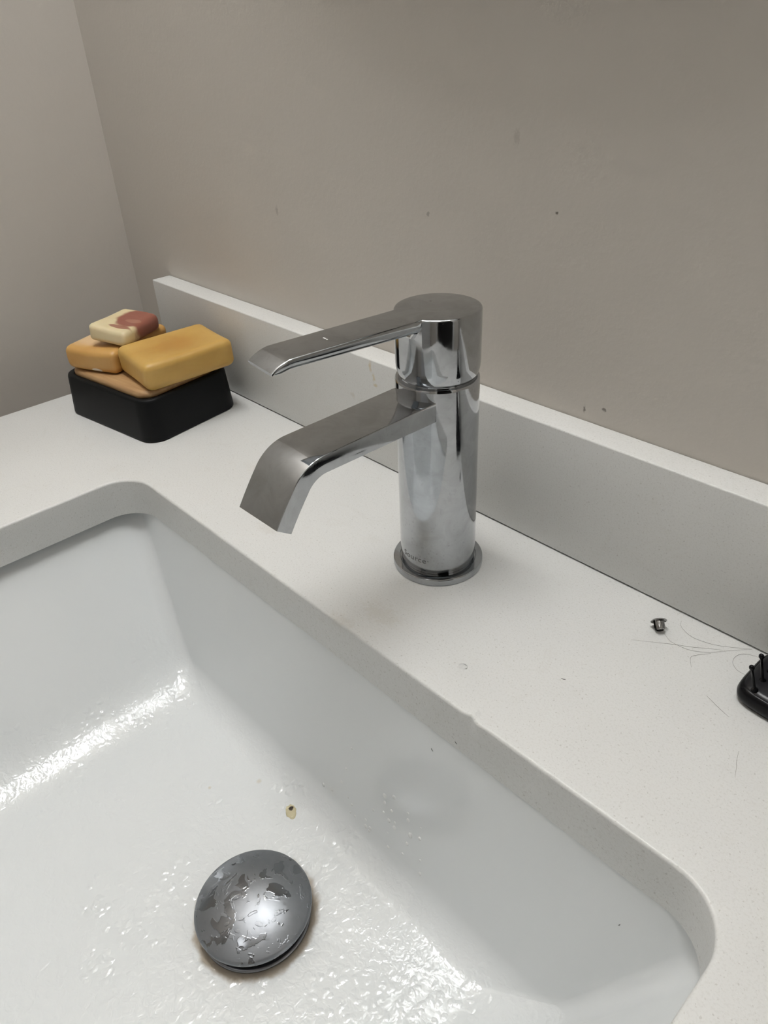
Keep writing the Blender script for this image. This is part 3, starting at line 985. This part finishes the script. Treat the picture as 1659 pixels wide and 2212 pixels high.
# ================================================================ LOOSE HAIRS, LINT, WATER, GRIT
hairs = [
 [(0.1281, -0.0058), (0.1296, -0.0091), (0.1329, -0.0115), (0.1375, -0.013), (0.142, -0.0126), (0.1481, -0.0108), (0.1551, -0.0066), (0.1629, -0.0008)],
 [(0.1171, -0.0358), (0.127, -0.029), (0.1347, -0.0237), (0.1411, -0.0199), (0.1478, -0.0149), (0.153, -0.0116)],
 [(0.1272, -0.0207), (0.1315, -0.0232), (0.1354, -0.0234), (0.1407, -0.0227), (0.1458, -0.02), (0.1505, -0.0157), (0.1561, -0.0087), (0.1627, -0.0012)],
 [(0.1478, -0.0327), (0.1454, -0.0293), (0.1443, -0.0261), (0.1462, -0.0225), (0.15, -0.0175)],
 [(0.1677, -0.0199), (0.1639, -0.0195), (0.1607, -0.0169), (0.1594, -0.0132), (0.1599, -0.0092), (0.1618, -0.0066), (0.1646, -0.0051), (0.1677, -0.0042)],
 [(0.1615, -0.0446), (0.1679, -0.0473), (0.1744, -0.0496)],
 [(0.1857, -0.0643), (0.1875, -0.0702), (0.1887, -0.0728), (0.1906, -0.0783)]]
hair_labels = [
 'fine dark hair curving along the foot of the backsplash towards the brush',
 'long nearly straight fine hair on the counter in front of the earring back',
 'fine hair starting just right of the earring back and bowing to the backsplash',
 'short hooked fine hair between the earring back and the brush',
 'looped fine hair touching the left tip of the brush',
 'short straight faint hair on the counter in front of the brush tip',
 'faint short hair nearest the bottom right on the counter']
for hpts, hl in zip(hairs, hair_labels):
    pts = catmull([(x, y, 0.00012) for x, y in hpts], 8)
    n = len(pts)
    rad = [0.000055*(0.55+0.45*math.sin(math.pi*min(1, max(0, (i+1)/(n+1))))) for i in range(n)]
    o = from_bm('hair_strand', tube_bm(pts, rad, 5), M['hair'], None, 80)
    tag(o, hl, 'hair', 'loose hairs on the counter')

nb = Vector((0, -math.cos(R(12.5)), math.sin(R(12.5))))    # normal of the basin's rear wall
def wall_pt(x, z):
    return Vector((x, SY1+0.0005 - (-SLAB-z)*math.tan(R(12.5)), z))

def drop_bm(r, h, n=14, m=5, seed=0, irr=0.0):
    rnd = random.Random(seed)
    k = [1+irr*rnd.uniform(-1, 1) for _ in range(n)]
    bm = bmesh.new(); rings = []
    for i in range(m):
        a = (math.pi/2)*i/m
        rings.append([bm.verts.new((r*math.cos(a)*math.cos(2*math.pi*j/n)*k[j], r*math.cos(a)*math.sin(2*math.pi*j/n)*k[j], h*math.sin(a))) for j in range(n)])
    t_ = bm.verts.new((0, 0, h))
    for a, b in zip(rings[:-1], rings[1:]):
        for j in range(n): bm.faces.new((a[j], a[(j+1) % n], b[(j+1) % n], b[j]))
    for j in range(n): bm.faces.new((rings[-1][j], rings[-1][(j+1) % n], t_))
    return bm
db = drop_bm(1.0, 0.42)
bmesh.ops.recalc_face_normals(db, faces=db.faces)
drop_me = bpy.data.meshes.new('water_droplet'); db.to_mesh(drop_me); db.free()
drop_me.materials.append(M['water'])
for p_ in drop_me.polygons: p_.use_smooth = True
def droplet(loc, normal, r, label, group, stretch=1.0, spin=0.0, me=None):
    o = bpy.data.objects.new('water_droplet', me or drop_me); COL.objects.link(o)
    q_ = Vector(normal).to_track_quat('Z', 'Y')
    o.rotation_mode = 'QUATERNION'
    from mathutils import Quaternion
    o.rotation_quaternion = q_ @ Quaternion((0, 0, 1), spin)
    o.location = loc
    o.scale = (r, r*stretch, r*0.9)
    tag(o, label, 'droplet', group)
    return o
drops = [(-0.0044, -0.1216, 5), (0.0033, -0.1193, 4), (0.0128, -0.0958, 3), (0.0153, -0.079, 3), (0.0107, -0.1077, 4), (0.0207, -0.1230, 3), (0.0247, -0.1225, 3), (0.0342, -0.1225, 5), (0.0377, -0.121, 5), (0.0373, -0.1235, 4), (0.0529, -0.1221, 4), (0.0504, -0.1042, 5), (0.0551, -0.1056, 5), (0.0455, -0.0952, 4), (0.0446, -0.0909, 6), (0.0513, -0.0864, 5), (0.0548, -0.1021, 3), (0.0666, -0.101, 6), (0.073, -0.0979, 4), (0.0655, -0.1083, 4), (0.0633, -0.0931, 4), (0.0625, -0.0887, 3), (0.0775, -0.1198, 4), (0.0636, -0.1175, 3), (0.0759, -0.1113, 3), (0.0333, -0.1181, 3), (0.0458, -0.1019, 3), (0.0511, -0.0964, 3), (0.0173, -0.114, 3), (0.0212, -0.1167, 3), (0.038, -0.1067, 3), (0.0511, -0.113, 2), (0.0725, -0.0906, 2)]
bead_me = drop_me.copy(); bead_me.materials.clear(); bead_me.materials.append(M['bead'])
for x, z, s in drops:
    droplet(wall_pt(x, z), nb, 0.00026*s, 'small clear water droplet clinging to the rear wall of the basin', 'droplets on the rear basin wall', random.uniform(1.0, 1.35), 0.0, bead_me)
droplet((0.0689, -0.1087, 0.0), (0, 0, 1), 0.0024, 'flat water drop on the counter between faucet and chipped sink edge', None, 0.8, 0.4)
droplet((0.0938, -0.1262, 0.0), (0, 0, 1), 0.0013, 'small water drop on the counter right beside the chipped sink edge', None, 1.2, 0.3)

# water beads on the stopper cap
def cap_z(x, y):
    r = math.hypot(x, y)
    rr_ = min(1.0, r/(Rc-0.0003))
    return zr+0.0013+hd*(1-rr_**2.15)
bead_list = [((0.0166, -0.2285), 0.0022, 1.5, 'largest clear water drop on the stopper dome'),
 ((-0.0030, -0.2180), 0.0012, 1.3, None), ((0.0010, -0.2265), 0.0017, 1.8, None), ((0.0228, -0.2040), 0.0011, 1.2, None), ((0.0385, -0.2176), 0.0013, 1.7, None), ((0.0366, -0.2281), 0.0012, 2.0, None), ((0.0400, -0.2210), 0.0011, 1.4, None), ((0.0310, -0.2380), 0.0012, 1.5, None), ((0.0330, -0.2080), 0.0010, 1.4, None), ((0.0371, -0.2120), 0.0008, 1.2, None), ((0.0280, -0.2335), 0.0010, 1.9, None), ((0.0440, -0.2290), 0.0011, 1.6, None), ((0.0075, -0.2120), 0.0010, 1.3, None), ((0.0130, -0.2060), 0.0009, 1.5, None), ((0.0245, -0.2400), 0.0010, 1.8, None)]
for (x, y), r, st, lb in bead_list:
    lx, ly = x-DRAIN[0], y-DRAIN[1]
    e = 0.0004
    g = Vector((-(cap_z(lx+e, ly)-cap_z(lx-e, ly))/(2*e), -(cap_z(lx, ly+e)-cap_z(lx, ly-e))/(2*e), 1)).normalized()
    droplet((x, y, dz+cap_z(lx, ly)), g, r, lb or 'small water bead on the chrome stopper dome', 'water beads on the stopper', st, random.uniform(0, 3))

# grit in a little yellowish puddle on the basin floor
gz = FLOORZ-0.0001
gb = drop_bm(0.0016, 0.0012, 9, 4, 4, 0.35)
o = from_bm('grit_speck', gb, M['speck'], None, 30); o.location = (-0.0155, -0.1690, gz)
tag(o, 'dark brown grit speck in a yellowish drop on the basin floor', 'speck')
gb = drop_bm(0.0042, 0.0009, 18, 4, 6, 0.16)
o = from_bm('murky_drop', gb, M['murky'], None, 60); o.location = (-0.0138, -0.1705, gz); o.scale = (1.25, 0.85, 1); o.rotation_euler = (0, 0, R(-30))
tag(o, 'yellowish murky water drop around a grit speck on the basin floor', 'droplet')

def fleck(loc, direction, normal, ln, label):
    d_ = Vector(direction).normalized(); n_ = Vector(normal).normalized(); s_ = d_.cross(n_)
    pts = [Vector((0, 0, 0))-d_*ln/2, s_*ln*0.08, d_*ln/2]
    pts = catmull(pts, 4)
    o = from_bm('lint_fleck', tube_bm(pts, [0.00006+0.00009*math.sin(math.pi*(i+0.5)/len(pts)) for i in range(len(pts))], 5), M['fleck'], None, 60)
    o.location = Vector(loc)+n_*0.00012
    tag(o, label, 'lint', 'dark lint flecks')
fleck(wall_pt(0.0705, -0.0395), (1, 0, -0.9), nb, 0.0018, 'tiny dark lint fleck high on the basin wall below the chipped edge')
fleck(wall_pt(0.1800, -0.0518), (0.4, 0, 1), nb, 0.0018, 'tiny dark lint fleck on the basin wall near its right end')
fleck((0.0844, SY1, -0.0240), (1, 0, -0.8), (0, -1, 0), 0.0016, 'tiny dark lint fleck on the cut edge below the chip')
fleck((0.2035, SY1-0.0016, -0.0200), (0.25, 0, 1), (0, -1, 0), 0.0032, 'curved dark lint fleck on the cut edge at the right sink corner')
fleck((0.1086, -0.0815, 0), (1, 0.5, 0), (0, 0, 1), 0.0022, 'brownish lint fleck on the open counter right of the faucet')

# ================================================================ MIRROR and VANITY LIGHT above (out of the frame; they shade and light the wall)
mr_ = tag(empty('round_mirror', (0.015, YW, 0.306+0.30)), 'round wall mirror with a thin black frame above the faucet', 'mirror')
def on_wall(bm, sgn=1):
    for vv in bm.verts: vv.co = Vector((vv.co.x, -vv.co.z, vv.co.y))
    return bm
from_bm('mirror_glass', on_wall(lathe_bm([(0.0, 0.0005), (0.292, 0.0005), (0.292, 0.014), (0.0, 0.014)], 128)), M['glass_mirror'], mr_, 40)
from_bm('mirror_frame', on_wall(lathe_bm([(0.2925, 0.0005), (0.300, 0.0005), (0.300, 0.017), (0.2925, 0.017), (0.2925, 0.0005)], 128, False, False)), M['black_metal'], mr_, 40)
vl = tag(empty('vanity_light', (-0.10, YW, 1.24)), 'black wall lamp with one long frosted tube above the mirror', 'lamp')
box('back_bar', -0.22, 0.22, -0.030, -0.0005, -0.03, 0.03, M['black_metal'], vl, 0.004)
for gx in (-0.16, 0.16):
    from_bm('arm', tube_bm([(gx, -0.03, 0), (gx, -0.110, 0)], 0.008, 14), M['black_metal'], vl, 60)
tb_ = from_bm('light_tube', lathe_bm([(0.0, -0.270), (0.055, -0.270), (0.066, -0.262), (0.070, -0.250), (0.070, 0.250), (0.066, 0.262), (0.055, 0.270), (0.0, 0.270)], 28), M['bulb'], vl, 60)
tb_.rotation_euler = (0, math.pi/2, 0); tb_.location = (0, -0.150, 0)
cl = tag(empty('added_ceiling_light', (0.05, -0.95, ROOM_Z1)), 'round flush ceiling lamp, unseen and added as fill light', 'lamp')
from_bm('rim', lathe_bm([(0.165, -0.0005), (0.172, -0.0005), (0.172, -0.05), (0.160, -0.055), (0.160, -0.045), (0.165, -0.0005)], 64, False, False), M['white'], cl, 40)  # lamp out of view, added to brighten the upright faces
from_bm('diffuser', lathe_bm([(0.0, -0.066), (0.06, -0.064), (0.12, -0.057), (0.158, -0.045), (0.158, -0.03), (0.0, -0.03)], 64), M['ceil_fill_lamp'], cl, 60)
